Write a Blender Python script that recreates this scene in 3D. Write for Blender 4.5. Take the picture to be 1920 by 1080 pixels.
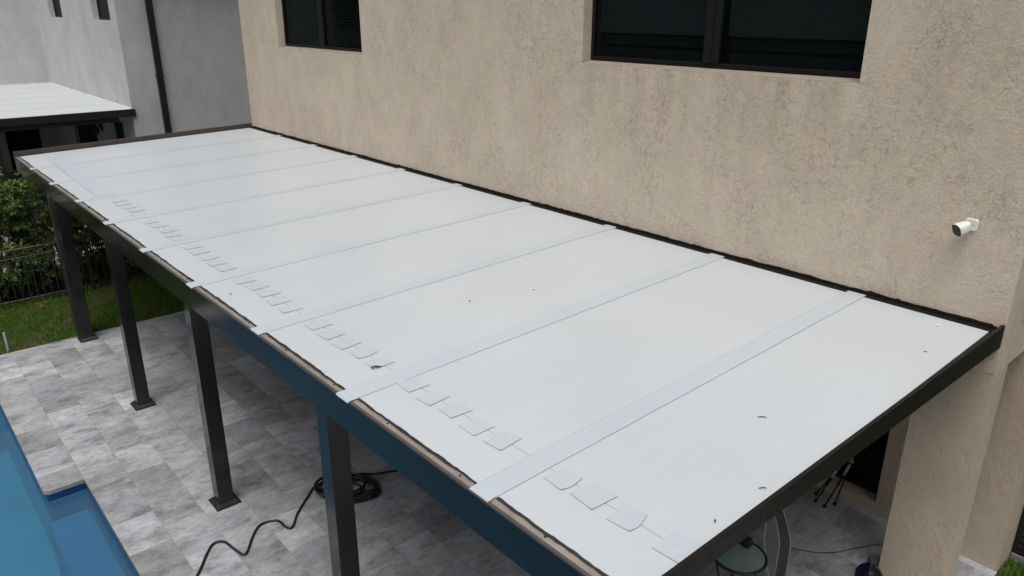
import bpy, bmesh, math, random
from mathutils import Vector, Matrix
R = math.radians
random.seed(7)
C = bpy.context.scene.collection
for o in list(bpy.data.objects): bpy.data.objects.remove(o)
SC = bpy.context.scene

# ---------------------------------------------------------------- camera
cam = bpy.data.cameras.new('camera'); cam_o = bpy.data.objects.new('camera', cam); C.objects.link(cam_o)
cr = Vector((0.6569814, 0.7539016, 0.0027953)); cu = Vector((-0.2629507, 0.2256682, 0.9380463)); cf = Vector((-0.7065637, 0.617014, -0.3464988))
M = Matrix((cr, cu, -cf)).transposed().to_4x4(); M.translation = Vector((15.3621, -6.32488, 4.96369))
cam_o.matrix_world = M
cam.sensor_width = 36; cam.lens = 1419.38 / 1920 * 36; cam.clip_start = 0.05; cam.clip_end = 2000
SC.camera = cam_o

# ---------------------------------------------------------------- sky and sun (overcast)
w = bpy.data.worlds.new('World'); SC.world = w; w.use_nodes = True
nt = w.node_tree; nt.nodes.clear()
sky = nt.nodes.new('ShaderNodeTexSky'); sky.sky_type = 'NISHITA'; sky.sun_disc = False
SUN_EL, SUN_AZ = R(70), R(140)
sky.sun_elevation = SUN_EL; sky.sun_rotation = SUN_AZ; sky.air_density = 1.0; sky.dust_density = 7.0; sky.ozone_density = 1.0
hs = nt.nodes.new('ShaderNodeHueSaturation'); hs.inputs['Saturation'].default_value = 0.42
bg = nt.nodes.new('ShaderNodeBackground'); bg.inputs['Strength'].default_value = 0.078
wo = nt.nodes.new('ShaderNodeOutputWorld')
tcw = nt.nodes.new('ShaderNodeTexCoord'); sxyz = nt.nodes.new('ShaderNodeSeparateXYZ'); nt.links.new(tcw.outputs['Generated'], sxyz.inputs[0])
mr = nt.nodes.new('ShaderNodeMapRange'); mr.inputs['From Min'].default_value = 0; mr.inputs['From Max'].default_value = 1   # overcast sky: darker towards the horizon
mr.inputs['To Min'].default_value = 0.55; mr.inputs['To Max'].default_value = 1.80; nt.links.new(sxyz.outputs['Z'], mr.inputs['Value'])
vm = nt.nodes.new('ShaderNodeVectorMath'); vm.operation = 'SCALE'
nt.links.new(sky.outputs[0], hs.inputs['Color']); nt.links.new(hs.outputs[0], vm.inputs[0]); nt.links.new(mr.outputs[0], vm.inputs['Scale']); nt.links.new(vm.outputs[0], bg.inputs['Color']); nt.links.new(bg.outputs[0], wo.inputs['Surface'])
sl = bpy.data.lights.new('sun', 'SUN'); sl.energy = 1.1; sl.angle = R(40); sl.color = (1, 0.97, 0.92)
so = bpy.data.objects.new('sun', sl); C.objects.link(so)
sd = Vector((math.sin(SUN_AZ) * math.cos(SUN_EL), math.cos(SUN_AZ) * math.cos(SUN_EL), math.sin(SUN_EL)))
so.rotation_euler = sd.to_track_quat('Z', 'Y').to_euler(); so.location = (5, -5, 30)
SC.view_settings.view_transform = 'Standard'; SC.view_settings.look = 'None'; SC.view_settings.gamma = 1
SC.view_settings.exposure = 0.04
SC.render.resolution_x = 1024; SC.render.resolution_y = 576

# ---------------------------------------------------------------- material helpers
class NT:
    def __init__(s, name):
        s.m = bpy.data.materials.new(name); s.m.use_nodes = True; s.t = s.m.node_tree; s.t.nodes.clear()
        s.out = s.t.nodes.new('ShaderNodeOutputMaterial')
    def n(s, typ, props=None, **inp):
        nd = s.t.nodes.new('ShaderNode' + typ)
        for k, v in (props or {}).items(): setattr(nd, k, v)
        for k, v in inp.items():
            key = k.replace('_', ' ')
            if key.startswith('i') and key[1:].isdigit(): key = int(key[1:])
            sk = nd.inputs[key]
            if isinstance(v, bpy.types.NodeSocket): s.t.links.new(v, sk)
            else: sk.default_value = v
        return nd
    def pos(s, scale=(1, 1, 1)):
        g = s.n('NewGeometry')
        return s.n('Mapping', Vector=g.outputs['Position'], Scale=scale).outputs[0]
    def noise(s, vec, scale, detail=4, rough=0.55, dist=0):
        return s.n('TexNoise', Vector=vec, Scale=scale, Detail=detail, Roughness=rough, Distortion=dist).outputs['Fac']
    def ramp(s, fac, stops):
        nd = s.n('ValToRGB', Fac=fac); e = nd.color_ramp.elements
        while len(e) < len(stops): e.new(0.5)
        for el, (p, c) in zip(e, stops):
            el.position = p; el.color = (c, c, c, 1) if isinstance(c, (int, float)) else (*c, 1)
        return nd.outputs[0]
    def mix(s, fac, a, b, mode='MIX'):
        nd = s.t.nodes.new('ShaderNodeMix'); nd.data_type = 'RGBA'; nd.blend_type = mode
        for i, v in ((0, fac), (6, a), (7, b)):
            sk = nd.inputs[i]
            if isinstance(v, bpy.types.NodeSocket): s.t.links.new(v, sk)
            else: sk.default_value = v if i == 0 else ((*v, 1) if len(v) == 3 else v)
        return nd.outputs[2]
    def math(s, op, a, b=0.0):
        return s.n('Math', {'operation': op}, i0=a, i1=b).outputs[0]
    def bump(s, h, strength, dist, normal=None):
        kw = dict(Height=h, Strength=strength, Distance=dist)
        if normal is not None: kw['Normal'] = normal
        return s.n('Bump', **kw).outputs[0]
    def bsdf(s, **kw):
        b = s.n('BsdfPrincipled', **kw); s.t.links.new(b.outputs[0], s.out.inputs['Surface']); return s.m

def col(c): return (*c, 1)
MATS = {}
def simple(name, c, rough=0.5, metal=0.0, spec=0.5, var=0.12, scale=9, bump=0.0):
    k = NT(name); p = k.pos()
    f = k.ramp(k.noise(p, scale, 5), [(0.3, 1 - var), (0.7, 1 + var)])
    base = k.mix(1.0, c, f, 'MULTIPLY')
    r = k.ramp(k.noise(p, scale * 3, 3), [(0.3, max(0, rough - 0.07)), (0.7, min(1, rough + 0.07))])
    kw = dict(Base_Color=base, Roughness=r, Metallic=metal, Specular_IOR_Level=spec)
    if bump: kw['Normal'] = k.bump(k.noise(p, scale * 12, 4), bump, 0.002)
    MATS[name] = k.bsdf(**kw); return MATS[name]

def stucco(name, c_hi, c_lo, c_dark, crack=1.0, bump=0.6, fine=1.0):
    k = NT(name); p = k.pos(); pz = k.pos((1, 1, 0.62))
    big = k.ramp(k.noise(pz, 0.9, 6, 0.6, 0.3), [(0.33, 0.0), (0.68, 1.0)])
    c = k.mix(big, c_lo, c_hi)
    med = k.ramp(k.noise(pz, 3.5, 6, 0.65), [(0.3, 0.92), (0.7, 1.06)])
    c = k.mix(1.0, c, med, 'MULTIPLY')
    hue = k.ramp(k.noise(pz, 2.3, 4, 0.6), [(0.38, (1.02, 0.99, 0.98)), (0.5, (1, 1, 1)), (0.62, (0.98, 1.005, 0.97))])
    c = k.mix(1.0, c, hue, 'MULTIPLY')
    gr = k.ramp(k.noise(k.pos((1, 1, 0.6)), 75, 3, 0.7), [(0.3, 0.90), (0.7, 1.09)])
    c = k.mix(1.0, c, gr, 'MULTIPLY')
    if crack > 0.9:   # brown run-off stains below the wide window sill
        g3 = k.n('SeparateXYZ', Vector=k.n('NewGeometry').outputs['Position'])
        zz = k.n('MapRange', Value=g3.outputs['Z'], i1=3.3, i2=4.38).outputs[0]
        zc = k.n('MapRange', Value=g3.outputs['Z'], i1=4.42, i2=4.38).outputs[0]
        xx = k.math('MULTIPLY', k.n('MapRange', Value=g3.outputs['X'], i1=9.0, i2=9.5).outputs[0], k.n('MapRange', Value=g3.outputs['X'], i1=12.7, i2=12.2).outputs[0])
        stn = k.ramp(k.noise(k.pos((3.2, 1, 0.5)), 1.6, 5, 0.7), [(0.42, 0.0), (0.62, 1.0)])
        sm = k.math('MULTIPLY', k.math('MULTIPLY', k.math('MULTIPLY', zz, zc), xx), k.math('MULTIPLY', stn, 0.36))
        c = k.mix(sm, c, (0.33, 0.255, 0.18))
    # trowel cracks: thin wandering ridges, denser in some patches, drawn out vertically
    warp = k.n('TexNoise', Vector=p, Scale=9.0, Detail=3.0).outputs['Color']
    wv = k.n('VectorMath', {'operation': 'MULTIPLY_ADD'}, i0=warp, i1=(0.16, 0.16, 0.16), i2=pz).outputs[0]
    rid = k.n('TexNoise', Vector=wv, Scale=15.0 * fine, Detail=4.0, Roughness=0.6).outputs['Fac']
    line = k.math('ABSOLUTE', k.math('SUBTRACT', rid, 0.5))
    line = k.ramp(line, [(0.0, 1.0), (0.045, 0.0)])
    mask = k.ramp(k.noise(pz, 1.9, 5, 0.65), [(0.40, 0.10), (0.60, 1.0)])
    m2 = k.ramp(k.noise(p, 14, 3), [(0.40, 0.0), (0.55, 1.0)])
    lf = k.math('MULTIPLY', k.math('MULTIPLY', line, mask), k.math('MULTIPLY', m2, 0.5 * crack))
    c = k.mix(lf, c, c_dark)
    spots = k.ramp(k.noise(pz, 26, 4, 0.7), [(0.60, 0.0), (0.72, 1.0)])
    c = k.mix(k.math('MULTIPLY', spots, k.math('MULTIPLY', mask, 0.32 * crack)), c, c_dark)
    h1 = k.noise(p, 38 * fine, 5, 0.65); h2 = k.math('MULTIPLY', line, -0.5)
    h3 = k.ramp(k.noise(pz, 12 * fine, 3), [(0.42, 0.0), (0.55, 1.0)])
    h1 = k.math('MULTIPLY', h1, 1.5); h = k.math('ADD', k.math('ADD', h1, k.math('MULTIPLY', h2, mask)), k.math('MULTIPLY', h3, 0.5))
    MATS[name] = k.bsdf(Base_Color=c, Roughness=0.92, Specular_IOR_Level=0.2, Normal=k.bump(h, bump, 0.006))
    return MATS[name]

stucco('tan_stucco', (0.64, 0.562, 0.46), (0.568, 0.49, 0.396), (0.15, 0.12, 0.10), 0.91, 0.6)
stucco('smooth_tan_stucco', (0.56, 0.485, 0.385), (0.48, 0.41, 0.325), (0.22, 0.18, 0.14), 0.3, 0.45, 1.6)
stucco('grey_stucco', (0.57, 0.58, 0.60), (0.48, 0.487, 0.505), (0.25, 0.255, 0.26), 0.25, 0.35, 1.5)
simple('sill_paint', (0.34, 0.285, 0.235), 0.7, var=0.08)

def roof_white(name, c, rough, streak):
    k = NT(name); p = k.pos(); ps = k.pos((9, 0.5, 1))
    cl = k.ramp(k.noise(p, 0.8, 5), [(0.3, 0.965), (0.7, 1.02)])
    b = k.mix(1.0, c, cl, 'MULTIPLY')
    st = k.ramp(k.noise(ps, 3.0, 5, 0.6), [(0.35, 0.985), (0.65, 1.01)])
    b = k.mix(1.0, b, st, 'MULTIPLY')
    sp = k.ramp(k.noise(p, 42, 2, 0.4), [(0.745, 0.0), (0.775, 1.0)])
    b = k.mix(k.math('MULTIPLY', sp, 0.45), b, (0.28, 0.28, 0.27))
    r = k.ramp(k.noise(ps, 4.0, 4), [(0.3, rough - streak), (0.7, rough + streak)])
    h = k.noise(k.pos((1.6, 0.9, 1)), 1.3, 2)
    MATS[name] = k.bsdf(Base_Color=b, Roughness=r, Specular_IOR_Level=0.62, Normal=k.bump(h, 0.10, 0.01))
roof_white('white_roof_skin', (0.515, 0.553, 0.585), 0.32, 0.02)
roof_white('sealing_tape', (0.478, 0.535, 0.582), 0.32, 0.02)
roof_white('patch_membrane', (0.481, 0.530, 0.570), 0.32, 0.02)
roof_white('neighbor_roof_skin', (0.52, 0.55, 0.57), 0.5, 0.06)
simple('white_coping', (0.72, 0.74, 0.74), 0.5)
simple('black_sealant', (0.018, 0.015, 0.013), 0.55, var=0.3, scale=30, bump=0.8)
simple('seam_dirt_edge_shade', (0.20, 0.21, 0.23), 0.8)  # dirt in the seams, also painted shadow along some patch edges
simple('patch_edge_shade', (0.16, 0.167, 0.18), 0.8)
simple('patch_shadow_dirt', (0.24, 0.25, 0.27), 0.8)
simple('bronze_paint', (0.011, 0.0095, 0.009), 0.5, spec=0.22, var=0.1)
simple('bronze_flashing', (0.058, 0.042, 0.036), 0.34, spec=0.55, var=0.18)
simple('taupe_metal', (0.25, 0.22, 0.19), 0.45, var=0.22, scale=5)
simple('gutter_lip', (0.075, 0.068, 0.066), 0.4)
def gloss_paint():
    k = NT('glossy_dark_bronze'); p = k.pos()
    r = k.ramp(k.noise(p, 3, 4), [(0.3, 0.10), (0.7, 0.2)])
    h = k.noise(k.pos((1, 1, 3)), 2.2, 3)
    MATS['glossy_dark_bronze'] = k.bsdf(Base_Color=col((0.008, 0.0085, 0.0095)), Roughness=r, Metallic=0.0, IOR=1.58, Specular_IOR_Level=0.42,
                                        Normal=k.bump(h, 0.06, 0.01))
gloss_paint()
simple('downpipe_paint', (0.028, 0.026, 0.026), 0.4)
simple('black_metal', (0.012, 0.012, 0.013), 0.5)
simple('dark_trim', (0.013, 0.013, 0.014), 0.45)
simple('window_frame_metal', (0.0085, 0.0082, 0.0082), 0.5, spec=0.3)
simple('dark_screen', (0.022, 0.027, 0.032), 0.8, spec=0.15, scale=60, var=0.25)
simple('roller_shade', (0.55, 0.64, 0.66), 0.85, spec=0.2, scale=40)
simple('blind_slats', (0.22, 0.25, 0.29), 0.7, spec=0.2)
simple('dark_interior', (0.004, 0.005, 0.006), 0.8, spec=0.1)
simple('white_plastic', (0.80, 0.81, 0.76), 0.35)
simple('black_lens', (0.006, 0.006, 0.008), 0.12)
simple('cable_rubber', (0.012, 0.012, 0.013), 0.38)
simple('fence_bar', (0.026, 0.024, 0.024), 0.5)
simple('pale_pipe', (0.33, 0.38, 0.42), 0.4)
simple('bark', (0.09, 0.07, 0.05), 0.9)
simple('sling_grey', (0.10, 0.11, 0.105), 0.6, scale=80)
simple('sling_dark', (0.030, 0.036, 0.042), 0.5, scale=40)
simple('pale_rail', (0.34, 0.34, 0.32), 0.35, metal=0.3)
simple('yellow_plastic', (0.33, 0.25, 0.06), 0.45)
simple('grey_piston', (0.30, 0.31, 0.32), 0.4)
simple('soil', (0.055, 0.045, 0.03), 0.95, var=0.3, scale=6)
simple('pale_pavers', (0.20, 0.20, 0.195), 0.8, scale=2, var=0.2)
simple('red_leaf', (0.20, 0.03, 0.03), 0.5)
simple('dead_leaf', (0.045, 0.035, 0.028), 0.8)

def glass_mat(name, tint, transp, rough=0.03, spec=0.5):
    k = NT(name)
    tr = k.n('BsdfTransparent', Color=col(tint)); gl = k.n('BsdfGlossy', Color=(1, 1, 1, 1), Roughness=rough)
    di = k.n('BsdfDiffuse', Color=(0.008, 0.01, 0.011, 1))
    fr = k.n('Fresnel', IOR=1.45)
    a = k.n('MixShader', i0=transp, i1=di.outputs[0], i2=tr.outputs[0])
    f = k.math('MULTIPLY', fr.outputs[0], spec)
    b = k.n('MixShader', i0=f, i1=a.outputs[0], i2=gl.outputs[0])
    k.t.links.new(b.outputs[0], k.out.inputs['Surface']); MATS[name] = k.m
glass_mat('window_glass', (0.5, 0.55, 0.55), 0.7, 0.06, 0.12)
simple('table_glass', (0.20, 0.27, 0.25), 0.12, scale=3)
glass_mat('bottle_plastic', (0.10, 0.22, 0.38), 0.6, 0.1, 0.6)

def water():
    k = NT('pool_water')
    p = k.pos(); h = k.math('ADD', k.noise(p, 1.8, 2, 0.45, 0.8), k.math('MULTIPLY', k.noise(p, 6, 2), 0.10))
    nrm = k.bump(h, 0.16, 0.05)
    tr = k.n('BsdfTransparent', Color=(0.5, 0.86, 0.95, 1)); gl = k.n('BsdfGlossy', Color=(1, 1, 1, 1), Roughness=0.02, Normal=nrm)
    fr = k.n('Fresnel', IOR=1.5, Normal=nrm)
    df = k.n('BsdfDiffuse', Color=(0.065, 0.19, 0.34, 1)); tr = k.n('MixShader', i0=0.36, i1=tr.outputs[0], i2=df.outputs[0])
    m = k.n('MixShader', i0=fr.outputs[0], i1=tr.outputs[0], i2=gl.outputs[0])
    k.t.links.new(m.outputs[0], k.out.inputs['Surface']); MATS['pool_water'] = k.m
water()
simple('pool_plaster', (0.09, 0.28, 0.36), 0.8, scale=0.7, var=0.2)
simple('pool_bench_plaster', (0.07, 0.16, 0.30), 0.8, scale=2)
simple('pool_tile', (0.006, 0.05, 0.19), 0.5, scale=14, var=0.25)

def travertine():
    k = NT('silver_travertine')
    g = k.n('NewGeometry').outputs['Position']
    mp = k.n('Mapping', Vector=g, Location=(-0.07, 0.79, 0)).outputs[0]
    br = k.n('TexBrick', {'offset': 0.42, 'offset_frequency': 2, 'squash': 1.0}, Vector=mp, Color1=(0, 0, 0, 1), Color2=(1, 1, 1, 1),
             Mortar=(0.5, 0.5, 0.5, 1), Scale=1.0, Mortar_Size=0.0016, Mortar_Smooth=0.1, Bias=0.0, Brick_Width=0.6, Row_Height=0.4)
    rnd = br.outputs['Color']; mort = br.outputs['Fac']
    val = k.n('SeparateColor', Color=rnd).outputs[0]
    W = k.math('MULTIPLY', val, 37.0)
    pm = k.n('Mapping', Vector=g, Scale=(1.55, 0.85, 1), Rotation=(0, 0, R(8))).outputs[0]
    n1 = k.n('TexNoise', {'noise_dimensions': '4D'}, Vector=pm, W=W, Scale=2.7, Detail=9.0, Roughness=0.68, Distortion=0.3).outputs['Fac']
    n2 = k.n('TexNoise', {'noise_dimensions': '4D'}, Vector=pm, W=W, Scale=11.0, Detail=6.0, Roughness=0.7, Distortion=0.2).outputs['Fac']
    tile = k.ramp(val, [(0.0, (0.25, 0.254, 0.26)), (0.35, (0.305, 0.31, 0.317)), (0.7, (0.36, 0.366, 0.375)), (0.9, (0.39, 0.396, 0.405)), (1.0, (0.50, 0.507, 0.515))])
    c = k.mix(1.0, tile, k.ramp(n1, [(0.32, 0.44), (0.46, 0.88), (0.68, 1.30)]), 'MULTIPLY')
    c = k.mix(1.0, c, k.ramp(n2, [(0.32, 0.66), (0.47, 0.98), (0.68, 1.18)]), 'MULTIPLY')
    fg = k.ramp(k.noise(k.n('Mapping', Vector=g, Scale=(2, 1, 1)).outputs[0], 42, 4, 0.7), [(0.3, 0.86), (0.7, 1.12)])
    c = k.mix(1.0, c, fg, 'MULTIPLY')
    hu = k.ramp(k.n('TexNoise', {'noise_dimensions': '4D'}, Vector=pm, W=W, Scale=1.1, Detail=2.0).outputs['Fac'], [(0.4, (0.95, 0.985, 1.04)), (0.6, (1.0, 0.995, 0.99))])
    c = k.mix(1.0, c, hu, 'MULTIPLY')
    # pits and pale calcite scratches
    pit = k.ramp(k.noise(k.n('Mapping', Vector=g, Scale=(2.6, 0.9, 1)).outputs[0], 17, 5, 0.75), [(0.57, 0.0), (0.70, 1.0)])
    c = k.mix(k.math('MULTIPLY', pit, 0.42), c, (0.15, 0.148, 0.146))
    vein = k.math('ABSOLUTE', k.math('SUBTRACT', k.n('TexNoise', {'noise_dimensions': '4D'}, Vector=pm, W=W, Scale=1.6, Detail=4.0, Distortion=1.2).outputs['Fac'], 0.5))
    c = k.mix(k.math('MULTIPLY', k.ramp(vein, [(0, 1.0), (0.008, 0.0)]), 0.16), c, (0.58, 0.48, 0.47))
    c = k.mix(k.math('MULTIPLY', mort, 0.8), c, (0.11, 0.108, 0.105))
    h = k.math('ADD', k.math('MULTIPLY', n2, 0.3), k.math('MULTIPLY', mort, -0.8))
    r = k.ramp(n1, [(0.3, 0.42), (0.7, 0.6)])
    MATS['silver_travertine'] = k.bsdf(Base_Color=c, Roughness=r, Specular_IOR_Level=0.4, Normal=k.bump(h, 0.35, 0.004))
travertine()

def leaf_mat(name, lo, mid, hi, extra=None):
    k = NT(name)
    rnd = k.n('NewGeometry').outputs['Random Per Island']
    c = k.ramp(rnd, [(0.0, lo), (0.6, mid), (1.0, hi)])
    if extra:
        m = k.ramp(k.noise(k.pos(), extra[0], 4, 0.6), [(0.50, 0.0), (0.64, 1.0)])
        c = k.mix(m, c, extra[1])
        c = k.mix(1.0, c, k.ramp(k.noise(k.pos(), 9, 4, 0.7), [(0.32, 0.5), (0.5, 1.0), (0.68, 1.6)]), 'MULTIPLY')
    d = k.n('BsdfPrincipled', Base_Color=c, Roughness=0.55, Specular_IOR_Level=0.35)
    t = k.n('BsdfTranslucent', Color=c); m = k.n('MixShader', i0=0.25, i1=d.outputs[0], i2=t.outputs[0])
    k.t.links.new(m.outputs[0], k.out.inputs['Surface']); MATS[name] = k.m
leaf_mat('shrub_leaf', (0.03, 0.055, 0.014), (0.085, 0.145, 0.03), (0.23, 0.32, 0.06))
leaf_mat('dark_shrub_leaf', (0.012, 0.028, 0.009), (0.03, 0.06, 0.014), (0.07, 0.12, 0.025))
leaf_mat('grass_blade', (0.045, 0.10, 0.015), (0.11, 0.205, 0.035), (0.26, 0.37, 0.09), (1.3, (0.22, 0.19, 0.09)))

# ---------------------------------------------------------------- mesh helpers
class MB:
    def __init__(s): s.v = []; s.f = []
    def add(s, vs, fs):
        b = len(s.v); s.v += [tuple(v) for v in vs]; s.f += [tuple(b + i for i in f) for f in fs]; return s
    def hexa(s, p):   # 8 points: bottom loop 4, top loop 4
        return s.add(p, [(3, 2, 1, 0), (4, 5, 6, 7), (0, 1, 5, 4), (1, 2, 6, 5), (2, 3, 7, 6), (3, 0, 4, 7)])
    def box(s, x0, x1, y0, y1, z0, z1):
        return s.hexa([(x0, y0, z0), (x1, y0, z0), (x1, y1, z0), (x0, y1, z0), (x0, y0, z1), (x1, y0, z1), (x1, y1, z1), (x0, y1, z1)])
    def frustum(s, cx, cy, z0, z1, a0, b0, a1, b1):
        return s.hexa([(cx - a0, cy - b0, z0), (cx + a0, cy - b0, z0), (cx + a0, cy + b0, z0), (cx - a0, cy + b0, z0),
                       (cx - a1, cy - b1, z1), (cx + a1, cy - b1, z1), (cx + a1, cy + b1, z1), (cx - a1, cy + b1, z1)])
    def prism(s, prof, y0, y1, zf=lambda y: 0.0):   # profile in (x,z) swept along y
        n = len(prof)
        vs = [(x, y0, z + zf(y0)) for x, z in prof] + [(x, y1, z + zf(y1)) for x, z in prof]
        return s.add(vs, [tuple(range(n - 1, -1, -1)), tuple(range(n, 2 * n))] + [(i, (i + 1) % n, n + (i + 1) % n, n + i) for i in range(n)])
    def prismx(s, prof, x0, x1):                    # profile in (y,z) swept along x
        n = len(prof)
        vs = [(x0, y, z) for y, z in prof] + [(x1, y, z) for y, z in prof]
        return s.add(vs, [tuple(range(n)), tuple(range(2 * n - 1, n - 1, -1))] + [(n + i, n + (i + 1) % n, (i + 1) % n, i) for i in range(n)])
    def tube(s, pts, r, sides=8, cap=True):
        pts = [Vector(p) for p in pts]; n = len(pts)
        rr = r if isinstance(r, (list, tuple)) else [r] * n
        up = Vector((0, 0, 1)); rings = []; prev = None
        for i, p in enumerate(pts):
            t = (pts[min(i + 1, n - 1)] - pts[max(i - 1, 0)])
            t = t.normalized() if t.length > 1e-9 else Vector((0, 0, 1))
            a = prev if prev is not None else (Vector((1, 0, 0)) if abs(t.dot(up)) > 0.9 else up)
            u = (a - t * a.dot(t)); u = u.normalized() if u.length > 1e-6 else t.orthogonal().normalized()
            prev = u; v = t.cross(u)
            rings.append([p + (u * math.cos(2 * math.pi * k / sides) + v * math.sin(2 * math.pi * k / sides)) * rr[i] for k in range(sides)])
        vs = [q for g in rings for q in g]; fs = []
        for i in range(n - 1):
            for k in range(sides):
                a = i * sides + k; b = i * sides + (k + 1) % sides
                fs.append((a, b, b + sides, a + sides))
        if cap: fs += [tuple(range(sides - 1, -1, -1)), tuple(range((n - 1) * sides, n * sides))]
        return s.add(vs, fs)
    def build(s, name, mat, parent=None, bevel=0, smooth=False, loc=None):
        me = bpy.data.meshes.new(name)
        off = Vector(loc) if loc else Vector((0, 0, 0))
        me.from_pydata([tuple(Vector(v) - off) for v in s.v], [], s.f); me.update()
        me.materials.append(MATS[mat])
        if smooth:
            for p in me.polygons: p.use_smooth = True
        o = bpy.data.objects.new(name, me); C.objects.link(o); o.location = off
        if parent is not None:
            o.parent = parent; o.location = off - world(parent)
        if bevel:
            b = o.modifiers.new('bevel', 'BEVEL'); b.width = bevel; b.segments = 2; b.limit_method = 'ANGLE'
        return o
def world(o):
    v = Vector(o.location)
    while o.parent: o = o.parent; v += Vector(o.location)
    return v
def thing(name, label, cat, loc=(0, 0, 0), group=None):
    o = bpy.data.objects.new(name, None); C.objects.link(o); o.location = loc; o.empty_display_size = 0.2
    return tag(o, label, cat, group)
def tag(o, label, cat, group=None):
    o['label'] = label; o['category'] = cat
    if group: o['group'] = group
    return o
def struct(o, label=None, cat=None, kind='structure'):
    o['kind'] = kind
    if label: o['label'] = label; o['category'] = cat
    return o

def plate(poly, z0, z1):   # concave polygon slab
    bm = bmesh.new(); vs = [bm.verts.new((x, y, z1)) for x, y in poly]; f = bm.faces.new(vs); f.normal_update()
    if f.normal.z < 0: f.normal_flip()
    r = bmesh.ops.extrude_face_region(bm, geom=[f]); nv = [e for e in r['geom'] if isinstance(e, bmesh.types.BMVert)]
    for v in nv: v.co.z = z0
    bmesh.ops.recalc_face_normals(bm, faces=bm.faces); bmesh.ops.triangulate(bm, faces=bm.faces)
    m = MB(); bm.verts.ensure_lookup_table(); bm.verts.index_update()
    m.add([v.co[:] for v in bm.verts], [[v.index for v in f.verts] for f in bm.faces]); bm.free(); return m

# ---------------------------------------------------------------- ground, paving, pool
PX0, PX1, PY0, PY1 = 3.0, 14.5, -10.5, -5.19
g = MB(); B = 150
for x0, x1, y0, y1 in ((-B, PX0, -B, B), (PX1, B, -B, B), (PX0, PX1, -B, PY0), (PX0, PX1, PY1, B)):
    g.add([(x0, y0, -0.05), (x1, y0, -0.05), (x1, y1, -0.05), (x0, y1, -0.05)], [(0, 1, 2, 3)])
def lawn_mat():
    k = NT('lawn_soil'); p = k.pos()
    c = k.mix(k.ramp(k.noise(p, 5, 5), [(0.35, 0.0), (0.65, 1.0)]), (0.022, 0.04, 0.010), (0.04, 0.075, 0.014))
    c = k.mix(k.ramp(k.noise(p, 1.6, 4, 0.6), [(0.55, 0.0), (0.7, 1.0)]), c, (0.09, 0.08, 0.035))
    MATS['lawn_soil'] = k.bsdf(Base_Color=c, Roughness=0.95, Specular_IOR_Level=0.1, Normal=k.bump(k.noise(p, 60, 3), 0.6, 0.01))
lawn_mat()
struct(g.build('ground', 'lawn_soil'))
pav = plate([(2.39, 0.92), (2.39, -10.5), (3.0, -10.5), (3.0, -5.59), (6.73, -5.59), (6.78, -5.54), (6.78, -5.19), (14.5, -5.19), (14.5, -10.5), (17, -10.5), (17, 0.02), (14.03, 0.02), (14.03, 0.92)], -0.045, 0.0)
struct(pav.build('patio_paving', 'silver_travertine'))
# pool basin walls under the coping, set back a little
e = 0.025
pool = MB()
wp = [(3 - e, -10.5), (3 - e, -5.59 + e), (6.78 - e, -5.59 + e), (6.78 - e, -5.19 + e), (14.5 + e, -5.19 + e), (14.5 + e, -10.5)]
for (a, b) in zip(wp, wp[1:]):
    pool.add([(a[0], a[1], -0.42), (b[0], b[1], -0.42), (b[0], b[1], -0.046), (a[0], a[1], -0.046)], [(0, 1, 2, 3)])
pool.add([(3 - e, -10.5, -0.3), (14.5 + e, -10.5, -0.3), (14.5 + e, -10.5, -0.046), (3 - e, -10.5, -0.046)], [(0, 1, 2, 3)])
pw = MB()
for (a, b) in zip(wp, wp[1:]):   # plastered wall below the tile band
    pw.add([(a[0], a[1], -1.6), (b[0], b[1], -1.6), (b[0], b[1], -0.42), (a[0], a[1], -0.42)], [(0, 1, 2, 3)])
struct(pw.build('pool_lower_wall', 'pool_plaster'))
struct(pool.build('pool_wall', 'pool_tile'))  # waterline tile, carried deeper to imitate the dark reflection along the edge
fl = MB().add([(2.9, -10.6, -1.55), (14.6, -10.6, -1.55), (14.6, -5.0, -1.25), (2.9, -5.0, -1.25)], [(0, 1, 2, 3)])
struct(fl.build('pool_floor', 'pool_plaster'))
bn = MB().box(6.79, 14.5, -5.62, -5.20, -1.3, -0.36)
struct(bn.build('pool_bench', 'pool_bench_plaster', bevel=0.03))
wt = MB(); ZW = -0.125
wt.add([(3 - e, -10.5, ZW), (14.5, -10.5, ZW), (14.5, -5.60, ZW), (3 - e, -5.60, ZW)], [(0, 1, 2, 3)])
wt.add([(6.78, -5.60, ZW), (14.5, -5.60, ZW), (14.5, -5.19 + e, ZW), (6.78, -5.19 + e, ZW)], [(0, 1, 2, 3)])
wt.add([(3 - e, -5.60, ZW), (6.78, -5.60, ZW), (6.78, -5.59 + e, ZW), (3 - e, -5.59 + e, ZW)], [(0, 1, 2, 3)])
struct(wt.build('pool_water', 'pool_water'))
# neighbour's patio beyond the fence
struct(MB().box(-13.3, -1.9, -9, -1.05, -0.046, 0.0).build('neighbor_patio', 'pale_pavers'))

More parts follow.
